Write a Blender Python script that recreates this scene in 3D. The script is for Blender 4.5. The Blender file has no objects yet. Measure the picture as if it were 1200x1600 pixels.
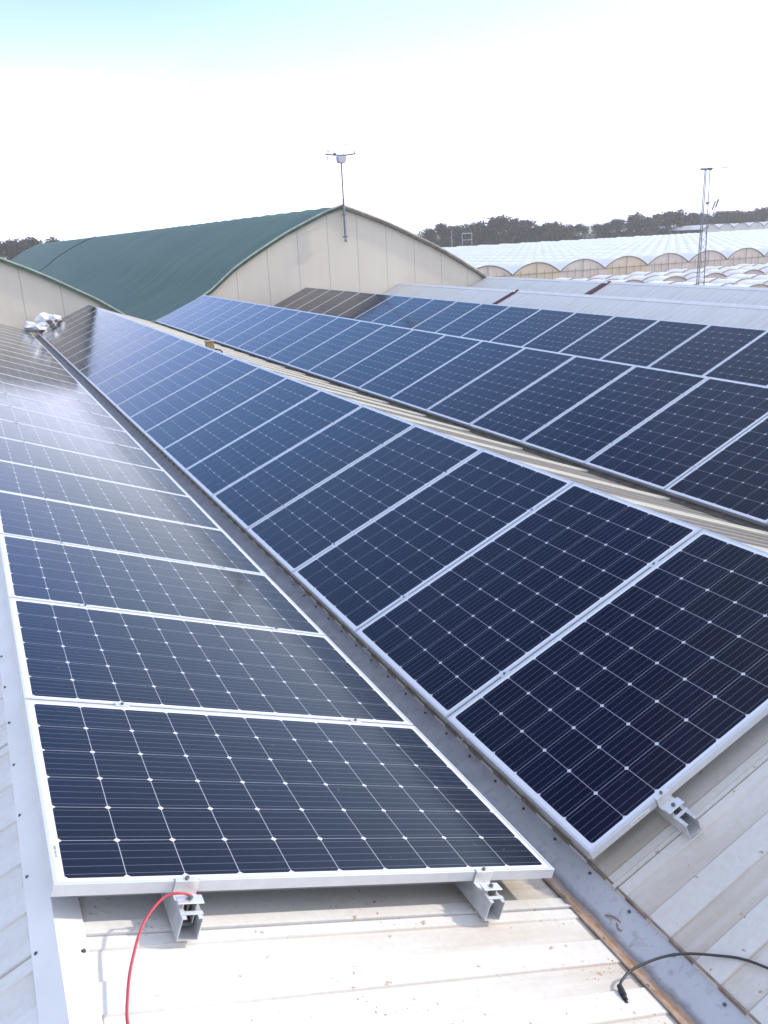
import bpy, bmesh, math, random
from mathutils import Vector, Matrix, noise
random.seed(7)
SC = bpy.context.scene
COL = SC.collection
PI = math.pi

# ------------------------------------------------------------------ camera
F_PX, YAW, PITCH, ROLL = 1335.03, 0.43433, 0.31441, -0.048379
CAM = (0.0508, -1.9529, 1.5071)
fw = Vector((math.sin(YAW)*math.cos(PITCH), math.cos(YAW)*math.cos(PITCH), -math.sin(PITCH)))
rt = Vector((math.cos(YAW), -math.sin(YAW), 0)); up = rt.cross(fw)
cr, sr = math.cos(ROLL), math.sin(ROLL)
rt, up = cr*rt + sr*up, -sr*rt + cr*up
cd = bpy.data.cameras.new('camera'); cam = bpy.data.objects.new('camera', cd); COL.objects.link(cam)
cd.sensor_fit = 'VERTICAL'; cd.sensor_height = 36; cd.sensor_width = 27
cd.lens = F_PX/1600*36; cd.clip_start = 0.05; cd.clip_end = 6000
M = Matrix((rt, up, -fw)).transposed().to_4x4(); M.translation = CAM
cam.matrix_world = M; SC.camera = cam

# ------------------------------------------------------------------ light
SUN_AZ, SUN_EL = math.radians(97), math.radians(22.3)      # azimuth from +Y towards +X
w = bpy.data.worlds.new('World'); SC.world = w; w.use_nodes = True
nt = w.node_tree; bg = nt.nodes['Background']
sky = nt.nodes.new('ShaderNodeTexSky'); sky.sky_type = 'NISHITA'; sky.sun_disc = False
sky.sun_elevation = SUN_EL; sky.sun_rotation = SUN_AZ
sky.air_density = 1.0; sky.dust_density = 1.0; sky.ozone_density = 1.0
bg.inputs[1].default_value = 0.15
# horizon haze, blue patch ahead and whiter veil behind, shaped for reflections and ambient light, over the clear-sky model
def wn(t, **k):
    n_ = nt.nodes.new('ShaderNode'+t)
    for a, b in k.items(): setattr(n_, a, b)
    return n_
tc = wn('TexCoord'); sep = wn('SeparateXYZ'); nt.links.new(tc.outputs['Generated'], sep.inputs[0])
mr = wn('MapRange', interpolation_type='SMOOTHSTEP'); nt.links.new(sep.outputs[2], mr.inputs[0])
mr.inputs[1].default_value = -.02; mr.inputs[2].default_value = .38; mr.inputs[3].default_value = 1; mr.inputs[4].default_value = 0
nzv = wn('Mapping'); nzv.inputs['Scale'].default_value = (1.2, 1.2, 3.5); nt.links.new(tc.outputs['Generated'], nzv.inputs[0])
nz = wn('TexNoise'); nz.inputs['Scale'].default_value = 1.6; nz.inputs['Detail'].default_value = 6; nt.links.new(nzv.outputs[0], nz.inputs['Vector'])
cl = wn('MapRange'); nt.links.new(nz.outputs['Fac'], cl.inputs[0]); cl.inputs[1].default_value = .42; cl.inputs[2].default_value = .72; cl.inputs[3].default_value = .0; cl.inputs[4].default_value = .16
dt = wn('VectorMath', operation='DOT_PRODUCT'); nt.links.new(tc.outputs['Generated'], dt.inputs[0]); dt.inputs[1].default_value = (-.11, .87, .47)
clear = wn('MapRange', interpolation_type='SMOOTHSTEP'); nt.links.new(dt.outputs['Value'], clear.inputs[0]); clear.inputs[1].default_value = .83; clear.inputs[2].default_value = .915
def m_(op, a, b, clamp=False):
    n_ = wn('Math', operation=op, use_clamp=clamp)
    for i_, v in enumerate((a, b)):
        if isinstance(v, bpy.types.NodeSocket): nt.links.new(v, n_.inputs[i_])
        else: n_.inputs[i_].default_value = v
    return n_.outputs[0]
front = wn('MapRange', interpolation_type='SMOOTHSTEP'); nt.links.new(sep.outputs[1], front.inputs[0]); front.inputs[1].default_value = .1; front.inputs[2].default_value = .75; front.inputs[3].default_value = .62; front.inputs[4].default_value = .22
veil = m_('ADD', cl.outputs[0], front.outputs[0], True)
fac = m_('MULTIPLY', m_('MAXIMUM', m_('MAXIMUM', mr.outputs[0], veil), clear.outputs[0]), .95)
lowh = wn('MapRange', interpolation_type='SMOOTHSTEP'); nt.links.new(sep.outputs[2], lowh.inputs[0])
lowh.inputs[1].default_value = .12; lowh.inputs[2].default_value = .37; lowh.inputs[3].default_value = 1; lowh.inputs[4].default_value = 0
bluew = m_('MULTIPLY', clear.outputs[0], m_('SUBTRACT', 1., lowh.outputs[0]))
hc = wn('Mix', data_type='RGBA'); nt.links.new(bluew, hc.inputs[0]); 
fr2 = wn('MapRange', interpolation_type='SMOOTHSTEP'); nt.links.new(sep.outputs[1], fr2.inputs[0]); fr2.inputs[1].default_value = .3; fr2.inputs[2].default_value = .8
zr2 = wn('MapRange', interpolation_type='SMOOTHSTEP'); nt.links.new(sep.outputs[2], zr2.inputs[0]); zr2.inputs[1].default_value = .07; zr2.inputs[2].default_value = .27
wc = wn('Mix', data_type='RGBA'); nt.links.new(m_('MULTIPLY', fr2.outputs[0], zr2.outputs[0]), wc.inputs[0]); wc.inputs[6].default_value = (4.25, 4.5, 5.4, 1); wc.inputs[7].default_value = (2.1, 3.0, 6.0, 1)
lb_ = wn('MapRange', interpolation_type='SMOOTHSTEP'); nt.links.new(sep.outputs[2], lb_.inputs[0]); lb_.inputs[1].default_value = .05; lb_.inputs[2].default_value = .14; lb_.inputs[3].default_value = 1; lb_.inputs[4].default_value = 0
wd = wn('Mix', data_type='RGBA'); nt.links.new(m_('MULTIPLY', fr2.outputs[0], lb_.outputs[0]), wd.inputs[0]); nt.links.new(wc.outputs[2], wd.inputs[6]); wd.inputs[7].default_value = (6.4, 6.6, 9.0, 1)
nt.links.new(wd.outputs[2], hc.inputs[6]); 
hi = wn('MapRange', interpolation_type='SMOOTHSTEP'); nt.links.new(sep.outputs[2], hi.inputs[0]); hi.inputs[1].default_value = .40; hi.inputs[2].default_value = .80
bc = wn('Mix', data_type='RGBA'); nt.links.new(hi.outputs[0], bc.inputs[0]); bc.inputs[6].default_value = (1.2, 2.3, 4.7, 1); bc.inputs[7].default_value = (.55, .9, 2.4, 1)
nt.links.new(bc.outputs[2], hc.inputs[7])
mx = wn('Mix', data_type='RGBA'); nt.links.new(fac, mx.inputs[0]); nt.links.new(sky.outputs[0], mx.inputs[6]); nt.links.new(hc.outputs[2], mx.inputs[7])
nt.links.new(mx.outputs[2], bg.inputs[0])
sl = bpy.data.lights.new('sun', 'SUN'); sl.energy = 1.7; sl.angle = math.radians(2.5); sl.color = (1, .91, .79)
so = bpy.data.objects.new('sun', sl); COL.objects.link(so)
sd = Vector((math.cos(SUN_EL)*math.sin(SUN_AZ), math.cos(SUN_EL)*math.cos(SUN_AZ), math.sin(SUN_EL)))
so.rotation_euler = sd.to_track_quat('Z', 'Y').to_euler()
SC.view_settings.view_transform = 'Standard'; SC.view_settings.look = 'None'
SC.view_settings.exposure = 1.12; SC.view_settings.gamma = 1
SC.view_settings.use_curve_mapping = False

# ------------------------------------------------------------------ helpers
class MB:
    def __init__(s): s.v = []; s.f = []; s.sm = []
    def add(s, vs, fs, smooth=False):
        o = len(s.v); s.v += [tuple(p) for p in vs]
        for f in fs: s.f.append(tuple(i+o for i in f)); s.sm.append(smooth)
    def box(s, a, b):
        x0, y0, z0 = a; x1, y1, z1 = b
        s.add([(x0,y0,z0),(x1,y0,z0),(x1,y1,z0),(x0,y1,z0),(x0,y0,z1),(x1,y0,z1),(x1,y1,z1),(x0,y1,z1)],
              [(0,3,2,1),(4,5,6,7),(0,1,5,4),(1,2,6,5),(2,3,7,6),(3,0,4,7)])
    def tube(s, pts, r, n=8, caps=True, r1=None):
        pts = [Vector(p) for p in pts]; L = len(pts); vs = []; fs = []
        ref = Vector((0, 0, 1))
        for i, p in enumerate(pts):
            t = (pts[min(i+1, L-1)] - pts[max(i-1, 0)]).normalized()
            rf = ref if abs(t.dot(ref)) < .95 else Vector((1, 0, 0))
            a = t.cross(rf).normalized(); b = a.cross(t)
            rr = r if r1 is None else r + (r1-r)*i/(L-1)
            for k in range(n):
                an = 2*PI*k/n; vs.append(p + rr*(math.cos(an)*a + math.sin(an)*b))
        for i in range(L-1):
            for k in range(n):
                k2 = (k+1) % n; fs.append((i*n+k, i*n+k2, (i+1)*n+k2, (i+1)*n+k))
        s.add(vs, fs, True)
        if caps: s.add(vs[:n], [tuple(range(n))]); s.add(vs[-n:], [tuple(range(n))][::-1])
    def prism(s, poly, y0, y1):            # poly in (x, z), extruded along y, closed
        n = len(poly); vs = [(x, y0, z) for x, z in poly] + [(x, y1, z) for x, z in poly]
        fs = [tuple(range(n)), tuple(range(2*n-1, n-1, -1))]
        fs += [((i+1) % n, i, n+i, n+(i+1) % n) for i in range(n)]
        s.add(vs, fs)
    def build(s, name, mat, parent=None, bevel=0):
        me = bpy.data.meshes.new(name); me.from_pydata(s.v, [], s.f); me.update()
        for p, q in zip(me.polygons, s.sm): p.use_smooth = q
        bm = bmesh.new(); bm.from_mesh(me); bmesh.ops.recalc_face_normals(bm, faces=bm.faces)
        if bevel:
            bmesh.ops.remove_doubles(bm, verts=bm.verts, dist=1e-6)
            bmesh.ops.bevel(bm, geom=[e for e in bm.edges if len(e.link_faces) == 2 and e.calc_face_angle(0) > .6],
                            offset=bevel, segments=1, affect='EDGES')
        bm.to_mesh(me); bm.free()
        me.materials.append(mat)
        o = bpy.data.objects.new(name, me); COL.objects.link(o)
        if parent: o.parent = parent
        return o

def tag(o, label=None, cat=None, group=None, kind=None):
    if label: o['label'] = label
    if cat: o['category'] = cat
    if group: o['group'] = group
    if kind: o['kind'] = kind
    return o
def empty(name, loc=(0, 0, 0), rot=(0, 0, 0)):
    o = bpy.data.objects.new(name, None); COL.objects.link(o); o.location = loc; o.rotation_euler = rot
    o.empty_display_size = .2; return o
def copy_tree(o, parent=None):
    c = o.copy(); COL.objects.link(c)
    if parent: c.parent = parent
    for ch in list(o.children): copy_tree(ch, c)
    return c
ONES = ['', 'first', 'second', 'third', 'fourth', 'fifth', 'sixth', 'seventh', 'eighth', 'ninth', 'tenth', 'eleventh', 'twelfth',
        'thirteenth', 'fourteenth', 'fifteenth', 'sixteenth', 'seventeenth', 'eighteenth', 'nineteenth']
TENS = {2: ('twenty', 'twentieth'), 3: ('thirty', 'thirtieth'), 4: ('forty', 'fortieth'), 5: ('fifty', 'fiftieth')}
def ordn(n):
    if n < 20: return ONES[n]
    a, b = TENS[n//10]; return b if n % 10 == 0 else a + '-' + ONES[n % 10]

# ------------------------------------------------------------------ materials
class N:
    """tiny node-graph writer"""
    def __init__(s, name):
        s.m = bpy.data.materials.new(name); s.m.use_nodes = True
        s.t = s.m.node_tree; s.b = s.t.nodes['Principled BSDF']
    def n(s, typ, **kw):
        nd = s.t.nodes.new('ShaderNode' + typ)
        for k, v in kw.items(): setattr(nd, k, v)
        return nd
    def put(s, inp, v):
        if isinstance(v, bpy.types.NodeSocket): s.t.links.new(v, inp)
        else: inp.default_value = v
    def math(s, op, a, b=0.0, c=None):
        nd = s.n('Math', operation=op); s.put(nd.inputs[0], a); s.put(nd.inputs[1], b)
        if c is not None: s.put(nd.inputs[2], c)
        return nd.outputs[0]
    def coord(s, kind='Object', scale=None):
        o = s.n('TexCoord').outputs[kind]
        if scale is None: return o
        mp = s.n('Mapping'); s.t.links.new(o, mp.inputs[0]); mp.inputs['Scale'].default_value = scale
        return mp.outputs[0]
    def xyz(s, v):
        nd = s.n('SeparateXYZ'); s.t.links.new(v, nd.inputs[0]); return nd.outputs
    def noise(s, v, scale, detail=4, rough=.55):
        nd = s.n('TexNoise'); s.t.links.new(v, nd.inputs['Vector']); nd.inputs['Scale'].default_value = scale
        nd.inputs['Detail'].default_value = detail; nd.inputs['Roughness'].default_value = rough
        return nd.outputs['Fac']
    def ramp(s, v, a, b, lo=0.0, hi=1.0):
        nd = s.n('MapRange'); s.put(nd.inputs[0], v); nd.inputs[1].default_value = a; nd.inputs[2].default_value = b
        nd.inputs[3].default_value = lo; nd.inputs[4].default_value = hi; return nd.outputs[0]
    def mix(s, f, a, b):
        nd = s.n('Mix', data_type='RGBA'); s.put(nd.inputs[0], f)
        for i, c in ((6, a), (7, b)):
            if isinstance(c, bpy.types.NodeSocket): s.t.links.new(c, nd.inputs[i])
            else: nd.inputs[i].default_value = (*c, 1)
        return nd.outputs[2]
    def mul(s, c, f):
        nd = s.n('Mix', data_type='RGBA', blend_type='MULTIPLY'); nd.inputs[0].default_value = 1
        s.t.links.new(c, nd.inputs[6])
        cb = s.n('CombineXYZ')
        for i in range(3): s.put(cb.inputs[i], f)
        s.t.links.new(cb.outputs[0], nd.inputs[7]); return nd.outputs[2]
    def bump(s, h, strength=.3, dist=.01):
        nd = s.n('Bump'); nd.inputs['Strength'].default_value = strength; nd.inputs['Distance'].default_value = dist
        s.t.links.new(h, nd.inputs['Height']); s.t.links.new(nd.outputs[0], s.b.inputs['Normal'])
    def base(s, c, rough=.5, metal=0.0, spec=.5):
        if isinstance(c, bpy.types.NodeSocket): s.t.links.new(c, s.b.inputs['Base Color'])
        else: s.b.inputs['Base Color'].default_value = (*c, 1)
        s.put(s.b.inputs['Roughness'], rough); s.b.inputs['Metallic'].default_value = metal
        s.b.inputs['Specular IOR Level'].default_value = spec; return s.m

def simple(name, c, rough=.5, metal=0., var=.12, scale=6., spec=.5):
    g = N(name); f = g.noise(g.coord(), scale); k = g.ramp(f, .3, .7, 1-var, 1+var)
    rgb = g.n('RGB'); rgb.outputs[0].default_value = (*c, 1)
    return g.base(g.mul(rgb.outputs[0], k), rough, metal, spec)

PL, PW, PT = 1.65, 1.0344, .035          # panel length, width, frame depth
PITCH_Y = 1.0444
def cell_material():
    g = N('solar_cells'); x, y, z = g.xyz(g.coord())
    cx, cy = .159, .1637
    u = g.math('DIVIDE', g.math('SUBTRACT', x, .030), cx)
    v = g.math('DIVIDE', g.math('SUBTRACT', y, .0261), cy)
    fu = g.math('FRACT', u); fv = g.math('FRACT', v)
    eu = g.math('MULTIPLY', g.math('MINIMUM', fu, g.math('SUBTRACT', 1., fu)), cx)
    ev = g.math('MULTIPLY', g.math('MINIMUM', fv, g.math('SUBTRACT', 1., fv)), cy)
    incell = g.math('MULTIPLY', g.math('GREATER_THAN', eu, .0009), g.math('GREATER_THAN', ev, .0007))
    incell = g.math('MULTIPLY', incell, g.math('GREATER_THAN', g.math('ADD', eu, ev), .0105))
    inside = g.math('MULTIPLY', g.math('MULTIPLY', g.math('GREATER_THAN', u, 0.), g.math('LESS_THAN', u, 10.)),
                    g.math('MULTIPLY', g.math('GREATER_THAN', v, 0.), g.math('LESS_THAN', v, 6.)))
    incell = g.math('MULTIPLY', incell, inside)
    b5 = g.math('FRACT', g.math('MULTIPLY', fv, 5.))
    bus = g.math('LESS_THAN', g.math('ABSOLUTE', g.math('SUBTRACT', b5, .5)), .017)
    fing = g.math('LESS_THAN', g.math('FRACT', g.math('MULTIPLY', x, 500.)), .1)
    wn = g.n('TexWhiteNoise', noise_dimensions='3D'); cb = g.n('CombineXYZ')
    g.put(cb.inputs[0], g.math('FLOOR', u)); g.put(cb.inputs[1], g.math('FLOOR', v))
    oi = g.n('ObjectInfo'); g.put(cb.inputs[2], oi.outputs['Random']); g.t.links.new(cb.outputs[0], wn.inputs['Vector'])
    cell = g.mix(wn.outputs['Value'], (.0014, .0016, .009), (.0026, .0028, .014))
    cell = g.mix(g.ramp(oi.outputs['Random'], 0, 1, 0, .35), cell, (.007, .008, .02))
    cell = g.mix(g.math('MULTIPLY', fing, .05), cell, (.25, .27, .33))
    cell = g.mix(g.math('MULTIPLY', bus, .42), cell, (.42, .43, .52))
    off = g.n('VectorMath', operation='ADD'); g.t.links.new(g.coord(), off.inputs[0]); ob = g.n('CombineXYZ')
    for q_ in range(3): g.put(ob.inputs[q_], g.math('MULTIPLY', oi.outputs['Random'], 37.+11*q_))
    g.t.links.new(ob.outputs[0], off.inputs[1]); pv_ = off.outputs[0]
    dust = g.math('ADD', g.ramp(g.noise(pv_, 3.0, 6, .65), .5, .85, 0., .009), g.math('MULTIPLY', g.ramp(g.noise(pv_, 34, 3, .6), .71, .74, 0., .22), g.ramp(g.noise(pv_, 2.5, 2), .52, .62, 0, 1)))
    cell = g.mix(dust, cell, (.35, .32, .28))
    gapc = g.mix(g.math('LESS_THAN', g.math('ADD', eu, ev), .0105), (.44, .44, .49), (.56, .57, .61))
    col = g.mix(incell, g.mix(inside, (.70, .71, .74), gapc), cell)
    g.base(col, .11, 0, .27)
    g.b.inputs['Coat Weight'].default_value = .0
    wv = g.noise(g.coord(scale=(1, 1, 1)), 2.0, 2); g.bump(wv, .02, .003)
    rn = g.ramp(g.noise(g.coord(), 5, 5), .3, .7, .07, .13); g.put(g.b.inputs['Roughness'], rn)
    return g.m
M_CELL = cell_material()
M_FRAME = simple('anodised_frame', (.60, .61, .63), .38, .35, .05, 20)
M_BACK = simple('backsheet', (.55, .55, .55), .6)
M_STEEL = simple('galvanised_rail', (.62, .63, .64), .4, .55, .15, 25)
M_CLAMP = simple('clamp_aluminium', (.72, .72, .72), .35, .6, .08, 30)
M_BOLT = simple('bolt_steel', (.18, .18, .18), .4, .7)
M_DARK = simple('dark_plastic', (.02, .02, .022), .45)

def roof_material():
    g = N('painted_roof_sheet'); x, y, z = g.xyz(g.coord())
    wide = g.noise(g.coord(scale=(.7, 2.6, .7)), 1.6, 6, .6)
    streak = g.noise(g.coord(scale=(1.2, 26, 1.2)), 1.0, 5, .6)
    fine = g.noise(g.coord(), 42, 4, .7)
    ph = g.math('FRACT', g.math('DIVIDE', g.math('ADD', y, .193), .212))
    pan = g.math('LESS_THAN', ph, .5)                     # the low pans collect the dirt
    edge = g.math('MINIMUM', ph, g.math('ABSOLUTE', g.math('SUBTRACT', ph, .5)))
    edge = g.math('MINIMUM', edge, g.math('SUBTRACT', 1., ph))
    line = g.ramp(edge, .0, .022, 1., 0.)
    # distance to the valley gutter on either side (period 3.312)
    fx = g.math('FRACT', g.math('DIVIDE', g.math('ADD', x, .022), 3.312))
    dg = g.math('ABSOLUTE', g.math('SUBTRACT', fx, .512))
    low = g.ramp(dg, .04, .44, 1., .2)
    low = g.math('MAXIMUM', low, g.math('MULTIPLY', g.math('GREATER_THAN', x, 3.3), g.math('LESS_THAN', x, 5.0)))
    dirt = g.math('MULTIPLY', g.ramp(wide, .36, .62, .2, 1.), g.math('ADD', g.math('MULTIPLY', pan, .66), .10))

    dirt = g.math('MULTIPLY', dirt, low)
    dirt = g.math('MULTIPLY', dirt, g.ramp(streak, .3, .7, .45, 1.2))
    c = g.mix(dirt, (.67, .665, .645), (.38, .29, .18))
    c = g.mix(g.math('MULTIPLY', g.math('MULTIPLY', low, g.ramp(wide, .3, .6, .5, 1.)), .40), c, (.50, .455, .40))
    c = g.mix(g.math('MULTIPLY', line, g.ramp(streak, .35, .7, .05, .55)), c, (.26, .17, .10))
    c = g.mix(g.ramp(fine, .40, .75, 0., .22), c, (.36, .31, .24))
    # flaked paint: sparse specks grouped in patches
    spk = g.noise(g.coord(scale=(1, 1, 1)), 70, 3, .6); grp = g.noise(g.coord(), 4.0, 2)
    blob = g.math('MULTIPLY', g.ramp(g.noise(g.coord(), 22, 4, .6), .67, .70, 0., .8), g.math('GREATER_THAN', x, .05))
    c = g.mix(blob, c, (.34, .22, .13))
    rust = g.math('MULTIPLY', g.ramp(spk, .64, .67, 0., 1.), g.math('MULTIPLY', g.math('MULTIPLY', g.math('GREATER_THAN', x, .05), g.math('LESS_THAN', x, 1.6)), g.ramp(grp, .53, .60, 0., 1.)))
    c = g.mix(rust, c, (.27, .14, .06))
    g.base(c, .55, 0, .3); g.bump(fine, .12, .002); return g.m
M_ROOF = roof_material()
def dirty_material():
    g = N('dirty_roof_sheet'); x, y, z = g.xyz(g.coord())
    st = g.noise(g.coord(scale=(.8, 9, .8)), 1.2, 5); fine = g.noise(g.coord(), 30, 4)
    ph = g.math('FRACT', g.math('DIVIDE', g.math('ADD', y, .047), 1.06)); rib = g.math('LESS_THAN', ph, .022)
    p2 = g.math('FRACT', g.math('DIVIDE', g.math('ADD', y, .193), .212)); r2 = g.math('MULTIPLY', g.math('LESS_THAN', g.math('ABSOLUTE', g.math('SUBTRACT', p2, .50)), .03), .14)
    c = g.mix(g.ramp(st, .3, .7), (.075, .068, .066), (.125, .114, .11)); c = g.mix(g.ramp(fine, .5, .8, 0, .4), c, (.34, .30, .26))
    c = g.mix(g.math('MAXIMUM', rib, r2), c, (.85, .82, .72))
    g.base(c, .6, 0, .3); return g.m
M_DIRTY = dirty_material()
M_CAP = simple('ridge_cap_paint', (.70, .69, .67), .5, 0, .06, 5, .3)
def gutter_material():
    g = N('valley_gutter_metal'); x, y, z = g.xyz(g.coord())
    fx = g.math('MULTIPLY', g.math('FRACT', g.math('DIVIDE', g.math('ADD', x, .0), 3.312)), 3.312)
    wob = g.noise(g.coord(scale=(1, 1, 1)), 9, 5, .65)
    pos = g.math('ADD', fx, g.math('MULTIPLY', g.math('SUBTRACT', wob, .5), .05))
    band = g.math('MULTIPLY', g.ramp(pos, 1.600, 1.612, 0., 1.), g.ramp(pos, 1.650, 1.662, 1., 0.))
    fade = g.ramp(y, .45, 0.0, .0, 1.)
    blot = g.noise(g.coord(), 30, 5, .6)
    c = g.mix(g.ramp(wob, .35, .7), (.34, .34, .37), (.46, .46, .49))
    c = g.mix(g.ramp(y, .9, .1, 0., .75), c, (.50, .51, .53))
    c = g.mix(g.ramp(fx, 1.60, 1.66, .85, 0.), c, (.60, .58, .54))  # sunlit look of the left gutter face, painted as a lighter tone
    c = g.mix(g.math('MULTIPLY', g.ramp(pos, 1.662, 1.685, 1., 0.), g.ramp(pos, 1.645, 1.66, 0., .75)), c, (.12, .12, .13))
    rb = g.math('MULTIPLY', g.math('MULTIPLY', band, fade), g.ramp(blot, .25, .6, .4, .95))
    c = g.mix(rb, c, (.42, .23, .11))
    c = g.mix(g.math('MULTIPLY', g.ramp(blot, .55, .72, 0., .5), 1.), c, (.22, .18, .15))
    g.base(c, .6, .15, .3); g.bump(blot, .2, .003); return g.m
M_GUT = gutter_material()
M_TRIM = simple('rusty_edge_trim', (.25, .19, .15), .6, .2, .35, 30)
M_WALL = simple('cream_wall', (.52, .49, .44), .7)

# ------------------------------------------------------------------ the warehouse roof
P = 3.312; X0 = -.015
Y0, Y1 = -5.0, 24.35
ZR, ZE, ZV = -.116, -.746, -.797          # ridge, eave edge, valley bottom
def slope_sheet(xa, za, xb, zb, nm='roof_sheet', st=.006, rib=.012, mat=None):
    """trapezoid sheet whose ribs run down the slope from a to b"""
    m = MB(); d = Vector((xb-xa, 0, zb-za)); nrm = Vector((-d.z, 0, d.x)).normalized()
    if nrm.z < 0: nrm = -nrm
    prof = []
    per = .212; k0 = math.floor((Y0+.193)/per); y = k0*per - .193
    k = k0
    while y < Y1:
        seam = (k % 5 == 0)
        prof += [(y+.002, 0), (y+.104, 0), (y+.108, st)]
        if seam: prof += [(y+.150, st+.0002), (y+.1505, -.004), (y+.1555, -.004), (y+.156, rib), (y+.170, rib-.001), (y+.175, st+.0003)]
        prof += [(y+.208, st)]
        y += per; k += 1
    prof = [(min(max(a, Y0), Y1), h) for a, h in prof]
    a = Vector((xa, 0, za)); b = Vector((xb, 0, zb)); vs = []
    for yy, h in prof:
        for p in (a, b): vs.append((p.x+nrm.x*h, yy, p.z+nrm.z*h))
    n = len(prof)
    fs = [(2*i, 2*i+1, 2*i+3, 2*i+2) for i in range(n-1)]
    m.add(vs, fs)
    # thickness at the lower end
    lo = 0 if za < zb else 1
    base = [(v[0], v[1], v[2]-.035) for v in vs[lo::2]]; top = vs[lo::2]
    m.add(top+base, [(i, i+1, n+i+1, n+i) for i in range(n-1)])
    return m.build(nm, mat or M_ROOF, WH)
WH = empty('warehouse', (0, 0, 0))
tag(WH, 'white corrugated metal roof of several low ridges carrying the rows of solar panels', 'building')
NR = 6
ridges = [X0 + P*k + (.06 if k > 0 else 0) for k in range(-2, NR)]
for i, xr in enumerate(ridges):
    k = i-2; zr = -.130 if k == 0 else (-.090 if k > 0 else ZR)
    xl = X0+P*k-1.521; xR = X0+P*k+1.595; zR = ZE
    if k > 0: xR += .125; zR = -.700
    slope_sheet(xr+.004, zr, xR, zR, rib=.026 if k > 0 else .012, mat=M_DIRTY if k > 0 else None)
    slope_sheet(xl, ZE-.001, xr-.004, zr, st=.006 if k < 3 else .0015, rib=.012 if k < 3 else .004)
    # ridge cap: folded sheet over both slopes
    c = MB(); h = .013
    sR = (zR-zr)/(xR-xr); sL = (ZE-zr)/(xr-xl)
    w1, w2 = (.066, .064) if k == 0 else (.022, .10)
    pts = [(xr-w2, zr+sL*w2+h-.006), (xr-w2+.001, zr+sL*w2+h), (xr, zr+h+.008), (xr+w1-.001, zr+sR*w1+h), (xr+w1, zr+sR*w1+h-.006)]
    und = [(x, z-.0015) for x, z in reversed(pts)]
    yj = [Y0, -2.9, -.86+1.9, 3.1, 5.2, 7.3, 9.4, 11.5, 13.6, 15.7, 17.8, 19.9, 22, Y1]
    for q in range(len(yj)-1):
        dz = .0018*(q % 2)
        c.prism([(x, z+dz) for x, z in pts+und], yj[q], yj[q+1]+(.03 if q < len(yj)-2 else 0))
    cap = c.build('ridge_cap', M_CAP, WH)
    if k < NR-1:
        # valley gutter
        g = MB(); xc0 = X0+P*k; xa, xb, xm = xR-.010, xc0+P-1.512, xR+(.072 if k <= 0 else .045)
        prof = [(xa-.03, zR-.008), (xa+.012, zR-.011), (xm-.012, ZV), (xm+.012, ZV), (xb-.012, ZE-.009), (xb+.03, ZE-.004)]
        yj = [Y0+.01] + [y for y in (-1.4, 1.58, 3.05, 6.1, 9.1, 12.1, 15.1, 18.1, 21.1)] + [Y1]
        for q in range(len(yj)-1):
            dz = .003*(q % 2); y2 = yj[q+1]+(.05 if q < len(yj)-2 else 0)
            pp = [(x, z+dz) for x, z in prof]; uu = [(x, z-.0015) for x, z in reversed(pp)]
            g.prism(pp+uu, yj[q], y2)
        gut = g.build('valley_gutter', M_GUT, WH)
        t = MB()
        t.prism([(xa+.006, zR-.012), (xa+.012, zR-.012), (xa+.012, zR+.012), (xa+.006, zR+.014)], Y0, Y1)
        t.prism([(xa+.018, zR-.014), (xa+.0215, zR-.015), (xa+.0215, zR+.001), (xa+.018, zR+.003)], Y0, Y1)
        t.build('edge_trim', M_TRIM, gut)
        t = MB()
        t.prism([(xb-.010, ZE-.012), (xb-.003, ZE-.012), (xb-.003, ZE+.0105), (xb-.010, ZE+.0085)], Y0, Y1)
        t.build('edge_trim', M_TRIM, gut)
        if k in (-1, 0):
            sc = None
            for side in (0, 1):
                for j in range(-5, 16):
                    y = j*.212+.03+.05*side
                    x = xa+.030 if side == 0 else xb-.030
                    z = ZE-.009-(.010 if side == 0 else .007)
                    if k == -1 and j > 3: continue
                    if sc is None:
                        s = MB(); s.tube([(0, 0, 0), (0, 0, .002)], .0065, 10); s.tube([(0, 0, .002), (0, 0, .0065)], .0036, 6)
                        sc = s.build('screw', M_BOLT, gut); o = sc; SCREW = sc.data
                    else:
                        o = bpy.data.objects.new('screw', SCREW); COL.objects.link(o); o.parent = gut
                    o.location = (x, y, z+.0045)
    if k == 0:
        for j in range(-6, 20):
            y = j*.30-.05
            for side in (0, 1):
                if side and j > 2: continue
                s = bpy.data.objects.new('screw', SCREW); COL.objects.link(s); s.parent = cap
                if side == 0: s.scale = (.8, .8, .8); s.location = (xr-w2+.012, y, zr+sL*(w2-.012)+h+.002); s.rotation_euler = (0, -.4, 0)
                else: s.location = (xr+w1-.012, y-.05, zr+sR*(w1-.012)+h+.002); s.rotation_euler = (0, .37, 0)
# walls of the warehouse
GZ = -7.0
m = MB(); xs = ridges[0]-1.521; xe = ridges[-1]+1.595
m.box((xs, Y0+.06, GZ), (xs+.1, Y1, ZE-.05)); m.box((xe-.1, Y0+.06, GZ), (xe, Y1, ZE-.05))
poly = [(xs, GZ)]
for i, xr in enumerate(ridges): poly += [(xr-1.60+(.09 if i == 0 else .0), ZE-.06), (xr, -.18), (xr+1.50, ZE-.06)]
poly += [(xe, GZ)]
m.prism(poly, Y0+.02, Y0+.05); m.build('wall', M_WALL, WH)
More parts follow.
